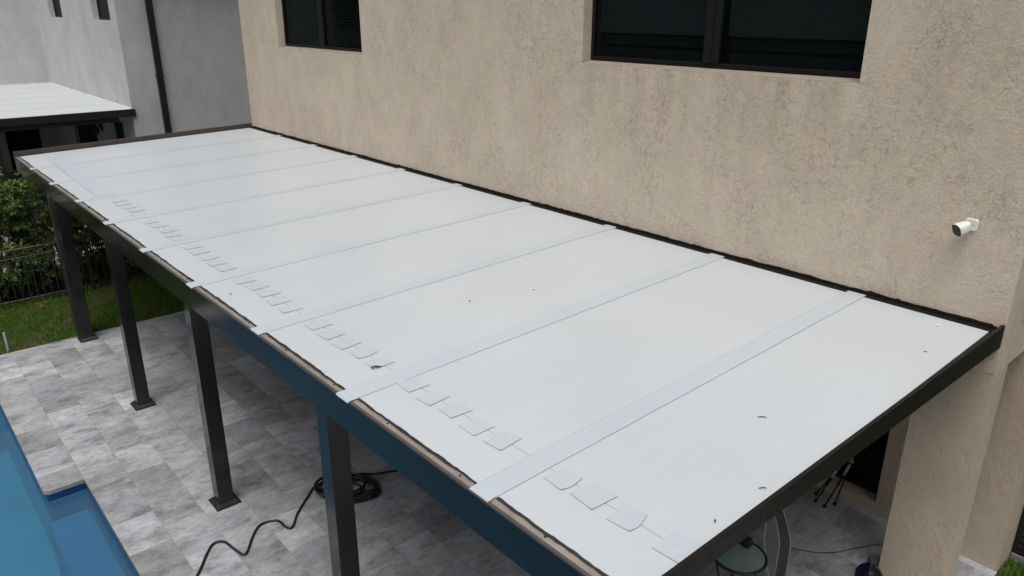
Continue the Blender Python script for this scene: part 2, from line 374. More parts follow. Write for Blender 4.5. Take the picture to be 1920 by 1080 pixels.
# ---------------------------------------------------------------- main house
H = 2.6557; K = 0.107 / 4.206
def rz(y): return H + K * y      # roof surface height, y <= 0
XR = 13.84; ZS = 2.29; YW = 0.905
house = thing('tan_house', 'tan stucco house with dark windows rising behind the white patio cover', 'house', (0, 0, 0))
W1 = (1.62, 4.56, 4.275, 5.95); W2 = (9.29, 12.42, 4.395, 6.05)
up = MB(); T = 0.28
def wall_x(m, x0, x1, z0, z1, holes, y0, y1):
    xs = x0
    for (a, b, c, d) in holes:
        m.box(xs, a, y0, y1, z0, z1); m.box(a, b, y0, y1, z0, c); m.box(a, b, y0, y1, d, z1); xs = b
    m.box(xs, x1, y0, y1, z0, z1)
wall_x(up, 0.0, XR, ZS, 6.9, [W1, W2], 0.0, T)
up.box(0.0, 0.3, T, 9, ZS, 6.9); up.box(XR - 0.3, XR, T, 9, ZS, 6.9); up.box(0.3, XR - 0.3, 8.7, 9, ZS, 6.9)
up.box(0.3, XR - 0.3, T, 8.7, ZS, ZS + 0.2); up.box(0.3, XR - 0.3, T, 8.7, 6.6, 6.9)
up.build('upper_wall', 'tan_stucco', house)
MB().box(-0.8, XR + 0.1, -0.1, 9.1, 6.905, 7.3).build('unseen_roof_slab', 'smooth_tan_stucco', house)  # unseen roof; overhang added on the far side to shade the neighbour's wall
gw = MB(); WG = (10.6, 12.86, 0.13, 2.0)
wall_x(gw, 0.02, 14.02, -0.04, ZS - 0.003, [WG], YW, YW + 0.25)
gw.box(13.77, 14.02, YW + 0.25, 8.9, -0.04, ZS - 0.003); gw.box(0.02, 0.27, YW + 0.25, 8.9, -0.04, ZS - 0.003)
gw.build('ground_wall', 'smooth_tan_stucco', house)
def pillar(x0, x1):
    m = MB().box(x0, x1, 0.003, 0.32, 0.0, ZS - 0.002); return m.build('pillar', 'smooth_tan_stucco', house)
pillar(13.31, XR); pillar(0.0, 0.5)

def window(w, y, mull, parts, label=None, louver=None):
    x0, x1, z0, z1 = w; fy = y
    fr = MB(); t = 0.042; d = 0.06
    fr.box(x0, x0 + t, fy, fy + d, z0 + 0.036, z1).box(x1 - t, x1, fy, fy + d, z0 + 0.036, z1).box(x0 + t, x1 - t, fy, fy + d, z0 + 0.036, z0 + 0.036 + t).box(x0 + t, x1 - t, fy, fy + d, z1 - t, z1)
    a, b = mull
    fr.box(a, b, fy - 0.012, fy + d, z0 + 0.036 + t, z1 - t)
    win = fr.build('window', 'window_frame_metal', house, bevel=0.004)
    ys = 0.004 if y < 0.5 else YW + 0.004
    MB().hexa([(x0, ys, z0), (x1, ys, z0), (x1, fy + 0.05, z0), (x0, fy + 0.05, z0), (x0, ys, z0 + 0.003), (x1, ys, z0 + 0.003), (x1, fy + 0.05, z0 + 0.0355), (x0, fy + 0.05, z0 + 0.0355)]).build('sill', 'sill_paint', win)
    MB().box(a + (b - a) * 0.45, a + (b - a) * 0.55, fy - 0.018, fy - 0.0125, z0 + 0.08, z1 - t).build('mullion_strip', 'window_frame_metal', win)
    for (p, q) in ((x0 + t, a), (b, x1 - t)):
        MB().box(p, q, fy + 0.02, fy + 0.026, z0 + 0.036 + t, z1 - t).build('pane', 'window_glass', win)
        if louver:
            zb = louver
            MB().box(p + 0.03, q - 0.03, fy + 0.075, fy + 0.085, zb, z1 - 0.06).build('roller_shade', 'roller_shade', win)
            MB().box(p + 0.03, q - 0.03, fy + 0.068, fy + 0.092, zb - 0.02, zb).build('shade_bar', 'dark_trim', win)
            MB().box(p + 0.05, q - 0.03, fy + 0.10, fy + 0.11, zb - 0.115, zb - 0.025).box(p + 0.05, q - 0.03, fy + 0.09, fy + 0.10, z0 + 0.05, zb - 0.15).build('inner_rail', 'blind_slats', win)
        else:
            m = MB(); z = z0 + 0.1
            while z < z1 - 0.05: m.add([(p, fy + 0.075, z), (q, fy + 0.075, z), (q, fy + 0.10, z + 0.03), (p, fy + 0.10, z + 0.03)], [(0, 1, 2, 3)]); z += 0.042
            m.build('blind', 'blind_slats', win)
    MB().box(x0, x1, fy + 0.16, fy + 0.17, z0, z1).build('dark_room', 'dark_interior', win)
    return win
window(W1, 0.13, (2.98, 3.13), 2)
window(W2, 0.13, (10.79, 10.97), 2, louver=4.72)
window(WG, YW + 0.10, (11.6, 11.72), 2, louver=None)

# ---------------------------------------------------------------- patio cover
pc = thing('patio_cover', 'long white panelled patio roof on dark posts along the tan house', 'patio cover', (6.9, -2.1, 0))
N = 10; P = 1.42; XE = 13.755; YO = -4.175; YI = -0.075; TH = 0.075
for i in range(N):
    x0 = i * P + 0.0015 + (0.012 if i == 0 else 0); x1 = min((i + 1) * P, XE + 0.0015) - 0.0015
    m = MB(); nx, ny = 4, 14
    vs = []; 
    for a in range(nx + 1):
        for b in range(ny + 1):
            x = x0 + (x1 - x0) * a / nx; y = YI + (YO - YI) * b / ny
            vs.append((x, y, rz(y)))
    fs = [(a * (ny + 1) + b, a * (ny + 1) + b + 1, (a + 1) * (ny + 1) + b + 1, (a + 1) * (ny + 1) + b) for a in range(nx) for b in range(ny)]
    m.add(vs, fs)
    m.add([(x0, YI, rz(YI) - 0.001), (x1, YI, rz(YI) - 0.001), (x1, YO, rz(YO) - 0.001), (x0, YO, rz(YO) - 0.001), (x0, YI, rz(YI) - TH), (x1, YI, rz(YI) - TH), (x1, YO, rz(YO) - TH), (x0, YO, rz(YO) - TH)],
          [(0, 1, 5, 4), (1, 2, 6, 5), (2, 3, 7, 6), (3, 0, 4, 7), (4, 5, 6, 7)])
    m.build('roof_panel', 'white_roof_skin', pc)
rnd = random.Random(3)
def ragged(x0, x1, yc, wid, amp, zoff, step=0.03):
    m = MB(); n = int((x1 - x0) / step); top = []; a = 0; b = 0
    for i in range(n + 1):
        x = x0 + (x1 - x0) * i / n; a = a * 0.7 + rnd.uniform(-amp, amp) * 0.6; b = b * 0.5 + rnd.uniform(-amp, amp) * 0.6
        y1 = yc + wid / 2 + a; y2 = yc - wid / 2 + b
        top += [(x, y1, rz(min(y1, 0)) + zoff + rnd.uniform(0, 0.004)), (x, y2, rz(y2) + zoff - 0.002)]
    return m.add(top, [(2 * i, 2 * i + 1, 2 * i + 3, 2 * i + 2) for i in range(n)])
MB().hexa([(0.02, -4.05, rz(-4.05) - 0.09), (XE, -4.05, rz(-4.05) - 0.09), (XE, -0.17, rz(-0.17) - 0.09), (0.02, -0.17, rz(-0.17) - 0.09), (0.02, -4.05, rz(-4.05) - 0.077), (XE, -4.05, rz(-4.05) - 0.077), (XE, -0.17, rz(-0.17) - 0.077), (0.02, -0.17, rz(-0.17) - 0.077)]).build('added_underside_sheet', 'sling_grey', pc)  # unseen grey sheet added to cut bounce light under the cover
# seam tapes
for i in range(1, N):
    xn = i * P; m = MB(); wd = 0.158 + rnd.uniform(-0.006, 0.006); n = 60; vs = []; dirt = []; zo = 0.004
    for b in range(n + 1):
        y = 0.0 - 0.028 + (YO - 0.03 + 0.028) * b / n
        j = rnd.uniform(-0.0015, 0.0015); j2 = rnd.uniform(-0.0015, 0.0015)
        vs += [(xn - wd + j2, y, rz(y) + 0.0012), (xn - wd + 0.01 + j2, y, rz(y) + zo), (xn - 0.004 + j, y, rz(y) + zo), (xn + j, y, rz(y) + 0.002)]
        dirt.append((xn + j + 0.0005, y))
    fs = [(b * 4 + c, b * 4 + c + 4, b * 4 + c + 5, b * 4 + c + 1) for b in range(n) for c in range(3)]
    m.add(vs, fs)
    # folded tab over the gutter ledge
    k0 = len(m.v); zt = rz(YO - 0.03) + zo; a = rnd.uniform(-0.008, 0.008)
    tb = []
    for (yy, zz) in ((YO - 0.03, zt), (YO - 0.066 + a, zt - 0.003), (YO - 0.074 + a, zt - 0.012)):
        tb += [(xn - wd + 0.004, yy, zz + 0.0005), (xn + 0.004, yy, zz + 0.0005)]
    m.add(tb, [(0, 2, 3, 1), (2, 4, 5, 3)])
    t = m.build('seam_tape', 'sealing_tape', pc)
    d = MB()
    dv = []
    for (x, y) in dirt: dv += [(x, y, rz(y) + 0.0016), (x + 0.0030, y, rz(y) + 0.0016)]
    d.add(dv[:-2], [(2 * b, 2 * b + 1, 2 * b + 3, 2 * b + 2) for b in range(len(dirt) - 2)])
    d.build('seam_line', 'seam_dirt_edge_shade', t)
# tape strip at the far end, patches over the fasteners
vs = []; n = 40
for b in range(n + 1):
    x = 0.45 + (4.12 - 0.45) * b / n; yo = -3.86 - 0.11 * b / n; yi = -3.61 - 0.10 * b / n
    vs += [(x, yo, rz(yo) + 0.0065), (x, yi, rz(yi) + 0.0065)]
MB().add(vs, [(2 * b, 2 * b + 1, 2 * b + 3, 2 * b + 2) for b in range(n)]).build('repair_tape', 'sealing_tape', pc)
px_list = [4.62, 4.85, 5.08, 5.31, 5.54, 6.0, 6.25, 6.53, 6.74, 6.95, 7.34, 7.58, 7.84, 8.06, 8.28, 8.74, 8.98, 9.21, 9.45, 9.68,
           10.16, 10.40, 10.63, 10.87, 11.08, 11.53, 11.76, 11.99, 12.24, 12.46, 12.99, 13.20, 13.44, 13.735]
rp = random.Random(11)
for i, xn in enumerate(px_list):
    wx = rp.uniform(0.142, 0.176); y0 = -3.885 + rp.uniform(-0.012, 0.016); y1 = y0 + rp.uniform(0.158, 0.180)
    rot = rp.uniform(-0.09, 0.09); cut = rp.random() < 0.12; n = 6; vs = []
    for a in range(n + 1):
        for b in range(n + 1):
            u = a / n; v = b / n
            x = xn - wx * (1 - u); y = y0 + (y1 - y0) * v
            dx = x - (xn - wx / 2); dy = y - (y0 + y1) / 2
            if cut and u > 0.8: dx -= 0.02 * abs(v - 0.4) * 2
            x = xn - wx / 2 + dx * math.cos(rot) - dy * math.sin(rot); y = (y0 + y1) / 2 + dx * math.sin(rot) + dy * math.cos(rot)
            lift = 0.002 * max(0, u - 0.7) / 0.3 + 0.0012 * max(0, 0.2 - v) / 0.2
            dome = 0.005 * math.exp(-((u - 0.5) ** 2 + (v - 0.5) ** 2) * 45) + 0.002 * math.sin(u * 9 + i) * math.sin(v * 7 + i * 2) * (0.5 if 0 < a < n and 0 < b < n else 0)
            if i == 24 - 0 and u > 0.6 and v < 0.35: lift += 0.018 * (u - 0.6) / 0.4 * (0.35 - v) / 0.35 * 1.5
            vs.append((x, y, rz(y) + 0.0016 + lift + max(dome, 0)))
    fs = [(a * (n + 1) + b, (a + 1) * (n + 1) + b, (a + 1) * (n + 1) + b + 1, a * (n + 1) + b + 1) for a in range(n) for b in range(n)]
    pt = MB().add(vs, fs).build('sealing_patch', 'patch_membrane', pc, smooth=True)
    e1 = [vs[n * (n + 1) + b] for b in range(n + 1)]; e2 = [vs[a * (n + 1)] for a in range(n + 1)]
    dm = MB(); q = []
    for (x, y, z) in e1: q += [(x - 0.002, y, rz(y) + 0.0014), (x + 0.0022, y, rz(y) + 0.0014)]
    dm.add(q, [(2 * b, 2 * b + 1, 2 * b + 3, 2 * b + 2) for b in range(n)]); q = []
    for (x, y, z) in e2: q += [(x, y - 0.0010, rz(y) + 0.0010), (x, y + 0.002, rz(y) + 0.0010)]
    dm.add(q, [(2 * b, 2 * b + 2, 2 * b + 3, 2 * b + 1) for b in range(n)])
    dm.build('patch_edge_shade_strip', 'patch_edge_shade' if i % 4 else 'seam_dirt_edge_shade', pt)  # dark strips paint the shadow line of the lifted patch edges
m = MB(); q = []
for b in range(181):
    x = 4.3 + (13.7 - 4.3) * b / 180; y = -3.79 + rp.uniform(-0.002, 0.002); q += [(x, y - 0.0016, rz(y) + 0.0007), (x, y + 0.0016, rz(y) + 0.0007)]
m.add(q, [(2 * b, 2 * b + 1, 2 * b + 3, 2 * b + 2) for b in range(180)]).build('crease_line', 'seam_dirt_edge_shade', pc)
# flashing along the wall, sealant beads
MB().prismx([(-0.004, H + 0.028), (-0.004, H - 0.05), (-0.16, rz(-0.16) - 0.078), (-0.16, rz(-0.16) - 0.076), (-0.068, H - 0.045), (-0.07, rz(-0.07) - 0.001), (-0.006 - 0.004, H + 0.004), (-0.009, H + 0.028)], 0.0, XE + 0.03).build('wall_flashing', 'bronze_paint', pc)
m = MB(); q = []; a = 0; n = 420
for b in range(n + 1):
    x = 0.02 + (XE - 0.02) * b / n; a = a * 0.6 + rnd.uniform(-0.0035, 0.0035); q += [(x, -0.0045, H + 0.026), (x, -0.0065 - rnd.uniform(0, 0.004), H + 0.036 + a + (0.012 if rnd.random() < 0.06 else 0))]
m.add(q, [(2 * b, 2 * b + 2, 2 * b + 3, 2 * b + 1) for b in range(n)]).build('wall_sealant', 'black_sealant', pc)
segs = [(i * P + (0.0 if i else 0.02), min((i + 1) * P - 0.16, XE)) for i in range(N)]
m = MB()
for (a, b) in segs: r_ = ragged(a + 0.01, b - 0.004, YO - 0.004, 0.016, 0.006, 0.002); m.add(r_.v, r_.f)
m.build('edge_sealant', 'black_sealant', pc)
# gutter: ledge, lip and face
ze = rz(YO)
MB().box(-0.03, XE + 0.029, -4.222, YO + 0.02, ze - 0.09, ze - 0.007).build('gutter_ledge', 'taupe_metal', pc)
gt = MB().box(-0.034, XE + 0.029, -4.243, -4.2225, ze - 0.018, ze - 0.003).build('gutter_lip', 'gutter_lip', pc, bevel=0.002)
fa = MB().box(-0.034, 6.9, -4.240, -4.222, ze - 0.25, ze - 0.0185).box(6.903, XE + 0.029, -4.240, -4.222, ze - 0.25, ze - 0.0185)
fa.build('gutter_face', 'glossy_dark_bronze', pc, bevel=0.0015)
MB().box(0.0, XE, -4.2215, -4.08, ze - 0.253, ze - 0.095).build('support_beam', 'glossy_dark_bronze', pc)
for i in range(N):
    for f in (0.28, 0.8):
        x = i * P + f * P
        if x < XE: MB().tube([(x, -4.198, ze - 0.006), (x, -4.198, ze + 0.001)], 0.0055, 7).build('screw', 'black_metal', pc)
# end flashings
def end_flash(x0, x1, top, bot, mat, skew=0.0):
    ya, yb = -0.005, -4.244
    m = MB().hexa([(x0 + skew, ya, rz(ya) + bot[0]), (x1 + skew, ya, rz(ya) + bot[0]), (x1, yb, rz(yb) + bot[1]), (x0, yb, rz(yb) + bot[1]),
                   (x0 + skew, ya, rz(ya) + top[0]), (x1 + skew, ya, rz(ya) + top[0]), (x1, yb, rz(yb) + top[1]), (x0, yb, rz(yb) + top[1])])
    return m.build('end_flashing', mat, pc, bevel=0.002)
end_flash(-0.045, -0.02, (0.085, 0.085), (-0.1, -0.12), 'bronze_flashing')
end_flash(XE + 0.004, XE + 0.03, (0.055, 0.055), (-0.13, -0.055), 'bronze_paint', 0.05)
MB().hexa([(XE + 0.002, -0.02, rz(0) - 0.02), (XE + 0.05, -0.02, rz(0) - 0.02), (XE + 0.008, -4.2, rz(-4.2) - 0.02), (XE + 0.002, -4.2, rz(-4.2) - 0.02), (XE + 0.002, -0.02, rz(0) - 0.006), (XE + 0.05, -0.02, rz(0) - 0.006), (XE + 0.008, -4.2, rz(-4.2) - 0.006), (XE + 0.002, -4.2, rz(-4.2) - 0.006)]).build('flashing_filler', 'bronze_paint', pc)
# posts
PY = -4.155
for i, x in enumerate((2.585, 5.42, 8.215, 10.925, 13.65)):
    zt = ze - 0.254
    p = MB().box(x - 0.08, x + 0.08, PY - 0.083, PY + 0.075, 0.02, zt).build('post', 'glossy_dark_bronze', pc, bevel=0.004)
    b = MB().box(x - 0.13, x + 0.13, PY - 0.13, PY + 0.13, 0.0, 0.018).frustum(x, PY, 0.018, 0.05, 0.12, 0.12, 0.092, 0.095)
    b.build('base_plate', 'black_metal', p, bevel=0.003)
MB().box(2.28, 2.462, -4.255, -4.16, 0.05, ze - 0.251).build('downpipe', 'downpipe_paint', pc, bevel=0.006)

# ---------------------------------------------------------------- small things on the roof
def on_roof(x, y, dz=0.002): return (x, y, rz(y) + dz)
def twig(x, y, ang, ln, r, name, label, cat, group=None):
    pts = []; 
    for k in range(6):
        t = k / 5 - 0.5; pts.append((x + math.cos(ang) * ln * t + 0.004 * math.sin(k * 2), y + math.sin(ang) * ln * t, rz(y) + r + 0.002 + 0.003 * (k % 2)))
    m = MB().tube(pts, [r * 0.5, r, r * 1.1, r, r * 0.9, r * 0.4], 6)
    return tag(m.build(name, 'dead_leaf', loc=on_roof(x, y)), label, cat, group)
def leaf(x, y, ang, ln, wd, label, group='debris lying on the white roof'):
    vs = []; n = 6
    for k in range(n + 1):
        t = k / n; w_ = wd * math.sin(math.pi * min(max(t, 0.04), 0.96)); z = 0.004 + 0.006 * math.sin(t * 3)
        for s in (-1, 1):
            dx = ln * (t - 0.5); dy = s * w_ / 2
            vs.append((x + dx * math.cos(ang) - dy * math.sin(ang), y + dx * math.sin(ang) + dy * math.cos(ang), rz(y) + z + (0.004 if s > 0 else 0)))
    return tag(MB().add(vs, [(2 * k, 2 * k + 1, 2 * k + 3, 2 * k + 2) for k in range(n)]).build('dry_leaf', 'dead_leaf', loc=on_roof(x, y)), label, 'leaf', group)
twig(13.28, -2.45, 0.75, 0.06, 0.0028, 'twig', 'short dark twig lying alone on the nearest white roof panel', 'twig', 'debris lying on the white roof')
leaf(13.67, -3.50, 1.9, 0.026, 0.009, 'black seed pod beside the near edge flashing of the white roof')
leaf(13.68, -3.09, 0.9, 0.045, 0.005, 'thin curled leaf touching the near dark edge flashing of the roof')
leaf(13.58, -0.80, 0.4, 0.025, 0.007, 'small brown leaf near the house wall on the last roof panel')
leaf(10.54, -2.60, 0.2, 0.022, 0.012, 'dark speck in the middle of the white roof, the lower left of two')
leaf(10.73, -2.02, 1.2, 0.020, 0.010, 'dark speck in the middle of the white roof, the upper right of two')
leaf(8.94, -4.06, 0.9, 0.022, 0.014, 'dark crumb near the gutter edge between the patch row and the tape tabs')
leaf(11.06, -3.885, 0.1, 0.04, 0.010, 'dark torn scrap under the lifted corner of a roof patch')
leaf(13.45, -0.25, 0.4, 0.035, 0.02, 'pale scrap resting on the wall flashing near the roof corner').data.materials[0] = MATS['white_plastic']

# ---------------------------------------------------------------- security camera
sc = thing('security_camera', 'small white security camera with black face mounted on the tan wall', 'camera', (13.455, 0, 3.425))
def rrect_loop(c, ax, ay, hw, hh, rad, n=4):
    out = []
    for sx, sy, a0 in ((1, 1, 0), (-1, 1, 90), (-1, -1, 180), (1, -1, 270)):
        for k in range(n + 1):
            t = R(a0 + 90 * k / n); out.append(c + ax * (sx * (hw - rad) + rad * math.cos(t)) + ay * (sy * (hh - rad) + rad * math.sin(t)))
    return out
def loft(loops, m=None):
    m = m or MB(); n = len(loops[0]); vs = [p for l in loops for p in l]; fs = []
    for i in range(len(loops) - 1):
        for k in range(n): fs.append((i * n + k, i * n + (k + 1) % n, (i + 1) * n + (k + 1) % n, (i + 1) * n + k))
    fs += [tuple(range(n - 1, -1, -1)), tuple(range((len(loops) - 1) * n, len(loops) * n))]
    return m.add(vs, fs)
X_, Z_ = Vector((1, 0, 0)), Vector((0, 0, 1))
pl = Vector((13.455, 0, 3.425))
loft([rrect_loop(pl + Vector((0, -d, 0)), X_, Z_, a, a, 0.018) for d, a in ((0.0, 0.047), (0.010, 0.047), (0.016, 0.042))]).build('mount_plate', 'white_plastic', sc)
d = Vector((-0.50, -0.78, -0.36)).normalized(); ax = d.cross(Z_).normalized(); ay = ax.cross(d).normalized()
s0 = pl + Vector((-0.005, -0.05, 0.0))
MB().tube([pl + Vector((0, -0.012, 0)), pl + Vector((-0.002, -0.035, 0)), s0 + d * 0.01], 0.014, 10).build('ball_joint', 'grey_piston', sc, smooth=True)
loft([rrect_loop(s0 + d * t, ax, ay, a, a, a * 0.75, 6) for t, a in ((-0.012, 0.022), (0.0, 0.036), (0.03, 0.043), (0.09, 0.049), (0.097, 0.047))]).build('camera_body', 'white_plastic', sc, smooth=False)
fc = loft([rrect_loop(s0 + d * t, ax, ay, a, a, a * 0.65, 6) for t, a in ((0.0965, 0.0445), (0.101, 0.0445), (0.102, 0.040))]).build('face_plate', 'black_lens', sc)
loft([rrect_loop(s0 + d * t, ax, ay, a, a, a * 0.99, 6) for t, a in ((0.1015, 0.020), (0.104, 0.018))]).build('lens', 'dark_trim', fc)

# ---------------------------------------------------------------- black hose
def catmull(pts, n=8):
    P_ = [Vector(p) for p in pts]; P_ = [P_[0] * 2 - P_[1]] + P_ + [P_[-1] * 2 - P_[-2]]; out = []
    for i in range(1, len(P_) - 2):
        for k in range(n):
            t = k / n; a, b, c, d = P_[i - 1:i + 3]
            out.append(0.5 * ((2 * b) + (c - a) * t + (2 * a - 5 * b + 4 * c - d) * t * t + (3 * b - a - 3 * c + d) * t ** 3))
    out.append(P_[-2]); return out
hr = random.Random(5); ln = [(9.35, -4.98), (9.16, -4.78), (8.93, -4.61), (8.83, -4.51), (8.87, -4.42), (9.08, -4.38), (9.18, -4.33), (8.96, -4.16), (8.85, -4.03), (8.9, -3.88), (9.05, -3.86), (9.1, -3.81), (8.93, -3.67), (8.73, -3.45), (8.62, -3.30)]
pts = [(x, y, 0.014) for x, y in ln]
cx, cy = 8.90, -3.08
for k in range(9 * 12):
    a = math.radians(235) - k * 2 * math.pi / 12; lobe = k // 12
    r1 = 0.32 + 0.07 * math.sin(lobe * 2.1) - 0.03 * (lobe % 3); r2 = 0.19 + 0.05 * math.cos(lobe * 1.7)
    ux, uy = 0.82, 0.57      # long axis direction seen running away from the near post
    px_ = math.cos(a) * r1; py_ = math.sin(a) * r2
    pts.append((cx + 0.03 * math.sin(lobe) + px_ * 0.75 - py_ * 0.65 + hr.uniform(-0.012, 0.012), cy + 0.02 * math.cos(lobe * 1.3) + px_ * 0.65 + py_ * 0.75 + hr.uniform(-0.012, 0.012), 0.014 + 0.010 * lobe + hr.uniform(0, 0.008)))
pts += [(8.80, -2.92, 0.08), (8.85, -2.70, 0.03), (8.92, -2.5, 0.014), (8.99, -2.34, 0.014), (9.2, -1.9, 0.014), (9.6, -1.4, 0.014)]
tag(MB().tube(catmull(pts, 5), 0.0125, 7).build('coiled_hose', 'cable_rubber', smooth=True, loc=(8.83, -3.06, 0)), 'black hose coiled behind the near post with a wavy tail on the pavers', 'hose')

# white pipe stake
st = MB().tube([(2.31, -5.20, -0.04), (2.29, -5.20, 0.30)], 0.017, 10)
tag(st.build('pipe_stake', 'pale_pipe', loc=(2.31, -5.20, 0)), 'pale grey pipe standing upright where lawn meets the pavers', 'pipe')

# ---------------------------------------------------------------- things under the near corner
tb = thing('glass_table', 'round glass patio table with black rim under the near roof corner', 'table', (12.76, -1.55, 0))
c0 = Vector((12.755, -1.545, 0.72)); RT = 0.215
def ring(c, r, n=40): return [(c[0] + r * math.cos(2 * math.pi * k / n), c[1] + r * math.sin(2 * math.pi * k / n), c[2]) for k in range(n + 1)]
MB().tube(ring(c0, RT), 0.013, 8, cap=False).build('rim', 'black_metal', tb, smooth=True)
loft([[Vector(p) + Vector((0, 0, h)) for p in ring(c0, RT - 0.006)[:-1]] for h in (0.0, 0.006)]).build('table_top', 'table_glass', tb)
for k in range(4):
    a = R(45 + 90 * k); ca, sa = math.cos(a), math.sin(a)
    MB().tube([(c0.x + ca * (RT - 0.02), c0.y + sa * (RT - 0.02), 0.71), (c0.x + ca * 0.12, c0.y + sa * 0.12, 0.4), (c0.x + ca * 0.2, c0.y + sa * 0.2, 0.0)], 0.010, 8).build('leg', 'black_metal', tb, smooth=True)
MB().tube(ring((c0.x, c0.y, 0.4), 0.12), 0.006, 6, cap=False).build('brace', 'black_metal', tb)
bx = MB().frustum(12.72, -1.39, 0.735, 0.80, 0.045, 0.04, 0.035, 0.03).frustum(12.72, -1.39, 0.80, 0.812, 0.02, 0.02, 0.018, 0.018)
tag(bx.build('lantern_box', 'dark_trim', bevel=0.004, loc=(12.72, -1.39, 0.735)), 'small black box standing on the round glass table edge', 'box')

ch = thing('sling_chair', 'grey sling chair with pale curved rails beside the glass table', 'chair', (12.7, -1.0, 0))
la = [(12.70, -1.08, 1.0), (12.71, -1.08, 0.77), (12.722, -1.08, 0.57), (12.80, -1.08, 0.29), (12.84, -1.07, 0.15), (12.86, -1.05, 0.01)]
lb = [(12.653, -1.0, 0.997), (12.75, -1.0, 0.809), (12.801, -1.0, 0.665), (12.819, -1.0, 0.534), (12.815, -1.0, 0.255), (12.80, -1.0, 0.01)]
lc = [(12.671, -0.9, 0.988), (12.769, -0.9, 0.837), (12.852, -0.9, 0.644), (12.871, -0.9, 0.513), (12.869, -0.9, 0.233), (12.86, -0.9, 0.01)]
for nm, l in (('rail', la), ('rail', lb), ('rail', lc)):
    MB().tube(catmull(l, 4), 0.006, 7).build(nm, 'pale_rail', ch, smooth=True)
def strip(l1, l2):
    a, b = catmull(l1, 4), catmull(l2, 4); vs = []
    for p, q in zip(a, b): vs += [p, q]
    m = MB().add(vs, [(2 * i, 2 * i + 1, 2 * i + 3, 2 * i + 2) for i in range(len(a) - 1)]); return m
strip(la, lb).build('back_sling', 'sling_grey', ch, smooth=True)
strip(lb, lc).build('side_sling', 'sling_dark', ch, smooth=True)
MB().tube([la[-1], (la[-1][0] - 0.4, la[-1][1] + 0.2, 0.02)], 0.01, 7).build('foot_rail', 'pale_rail', ch)

bt = thing('water_bottle', 'blue plastic water bottle standing against the tan pillar', 'bottle', (13.40, -0.55, 0))
prof = [(0.0, 0.115), (0.02, 0.13), (0.12, 0.132), (0.13, 0.125), (0.15, 0.132), (0.26, 0.132), (0.27, 0.125), (0.29, 0.132), (0.36, 0.130), (0.41, 0.09), (0.44, 0.04), (0.49, 0.032)]
CB = Vector((13.40, -0.47, 0))
loft([[Vector((CB.x + 0.85 * r * math.cos(2 * math.pi * k / 24), CB.y + 0.85 * r * math.sin(2 * math.pi * k / 24), z)) for k in range(24)] for z, r in prof]).build('bottle_body', 'bottle_plastic', bt, smooth=True)
MB().tube([(CB.x, CB.y, 0.488), (CB.x, CB.y, 0.52)], 0.036, 14).build('cap', 'sling_dark', bt)

wr = catmull([(12.50, -0.33, 0.007), (12.57, -0.27, 0.007), (12.78, -0.13, 0.007), (12.91, 0.03, 0.007), (12.99, 0.2, 0.007), (13.13, 0.46, 0.007), (13.3, 0.7, 0.007)], 6)
tag(MB().tube(wr, 0.004, 6).build('thin_wire', 'cable_rubber', smooth=True, loc=(12.9, 0, 0)), 'thin dark wire lying across the pavers beside the pillar', 'wire')

def stand(x, y, lean, label, foot2, hgt):
    t = thing('folding_stand', label, 'stand', (x, y, 0), 'folded stands leaning by the ground window')
    top = Vector((x + lean[0], y + lean[1], hgt))
    for fx, fy in ((0, 0), foot2):
        MB().tube([(x + fx, y + fy, 0.008), tuple(top * 0.62 + Vector((x + fx, y + fy, 0)) * 0.38)], 0.0085, 7).build('leg', 'black_metal', t, smooth=True)
        MB().box(x + fx - 0.016, x + fx + 0.016, y + fy - 0.016, y + fy + 0.016, 0.0, 0.02).build('foot', 'dark_trim', t)
    p1 = top * 0.5 + Vector((x, y, 0)) * 0.5
    MB().tube([p1, top], 0.014, 8).build('column', 'black_metal', t, smooth=True)
    MB().tube([p1 * 0.55 + top * 0.45, p1 * 0.1 + top * 0.9], 0.0155, 8).build('sleeve', 'grey_piston', t, smooth=True)
    MB().tube([top, top + Vector((0, 0, 0.018))], 0.023, 12).build('collar', 'yellow_plastic', t)
    MB().tube([top + Vector((0, 0, 0.02)), top + Vector((0.01, 0.01, 0.12))], 0.005, 6).build('rod', 'grey_piston', t)
stand(12.47, 0.62, (0.17, 0.05), 'folded black stand with yellow collar and grey sleeve, right of two', (0.05, 0.12), 0.62)
stand(12.36, 0.64, (0.13, 0.10), 'folded black stand with yellow collar, left of two by the window', (-0.06, 0.12), 0.44)

# ---------------------------------------------------------------- neighbour's house
NX = -4.6; NY = -1.02; NB = -13.37
nh = thing('neighbor_house', 'grey stucco house next door with narrow dark windows and a downpipe', 'house', (-9, 2, 0))
m = MB()
NW = [(-11.42, -9.88, 4.68, 6.1), (-6.66, -5.13, 4.665, 6.1)]
def wall_neg(m, x0, x1, z0, z1, holes, y0, y1): wall_x(m, x0, x1, z0, z1, holes, y0, y1)
wall_neg(m, NB, NX, 2.6, 6.9, NW, NY, NY + 0.3)
m.box(NX - 0.3, NX, NY + 0.3, 10, 0, 6.9)
wall_neg(m, NB, NX, 0, 2.597, [(-11.15, -8.46, 0.0, 2.25), (-6.83, -5.67, 0.0, 2.25)], NY, NY + 0.3)
m.build('main_wall', 'grey_stucco', nh)
m = MB()
m.box(NB - 0.3, NB, -9, -2.54, 0, 6.9).box(NB - 0.3, NB, -2.54, -1.56, 2.15, 6.9).box(NB - 0.3, NB, -1.56, 0, 0, 6.9)
m.build('side_wall', 'grey_stucco', nh)
MB().box(NB - 6, NX + 0.9, NY + 0.05, 10.1, 6.905, 7.2).build('unseen_roof_slab', 'grey_stucco', nh)  # out-of-view eave, overhang added to keep the wall below in shade
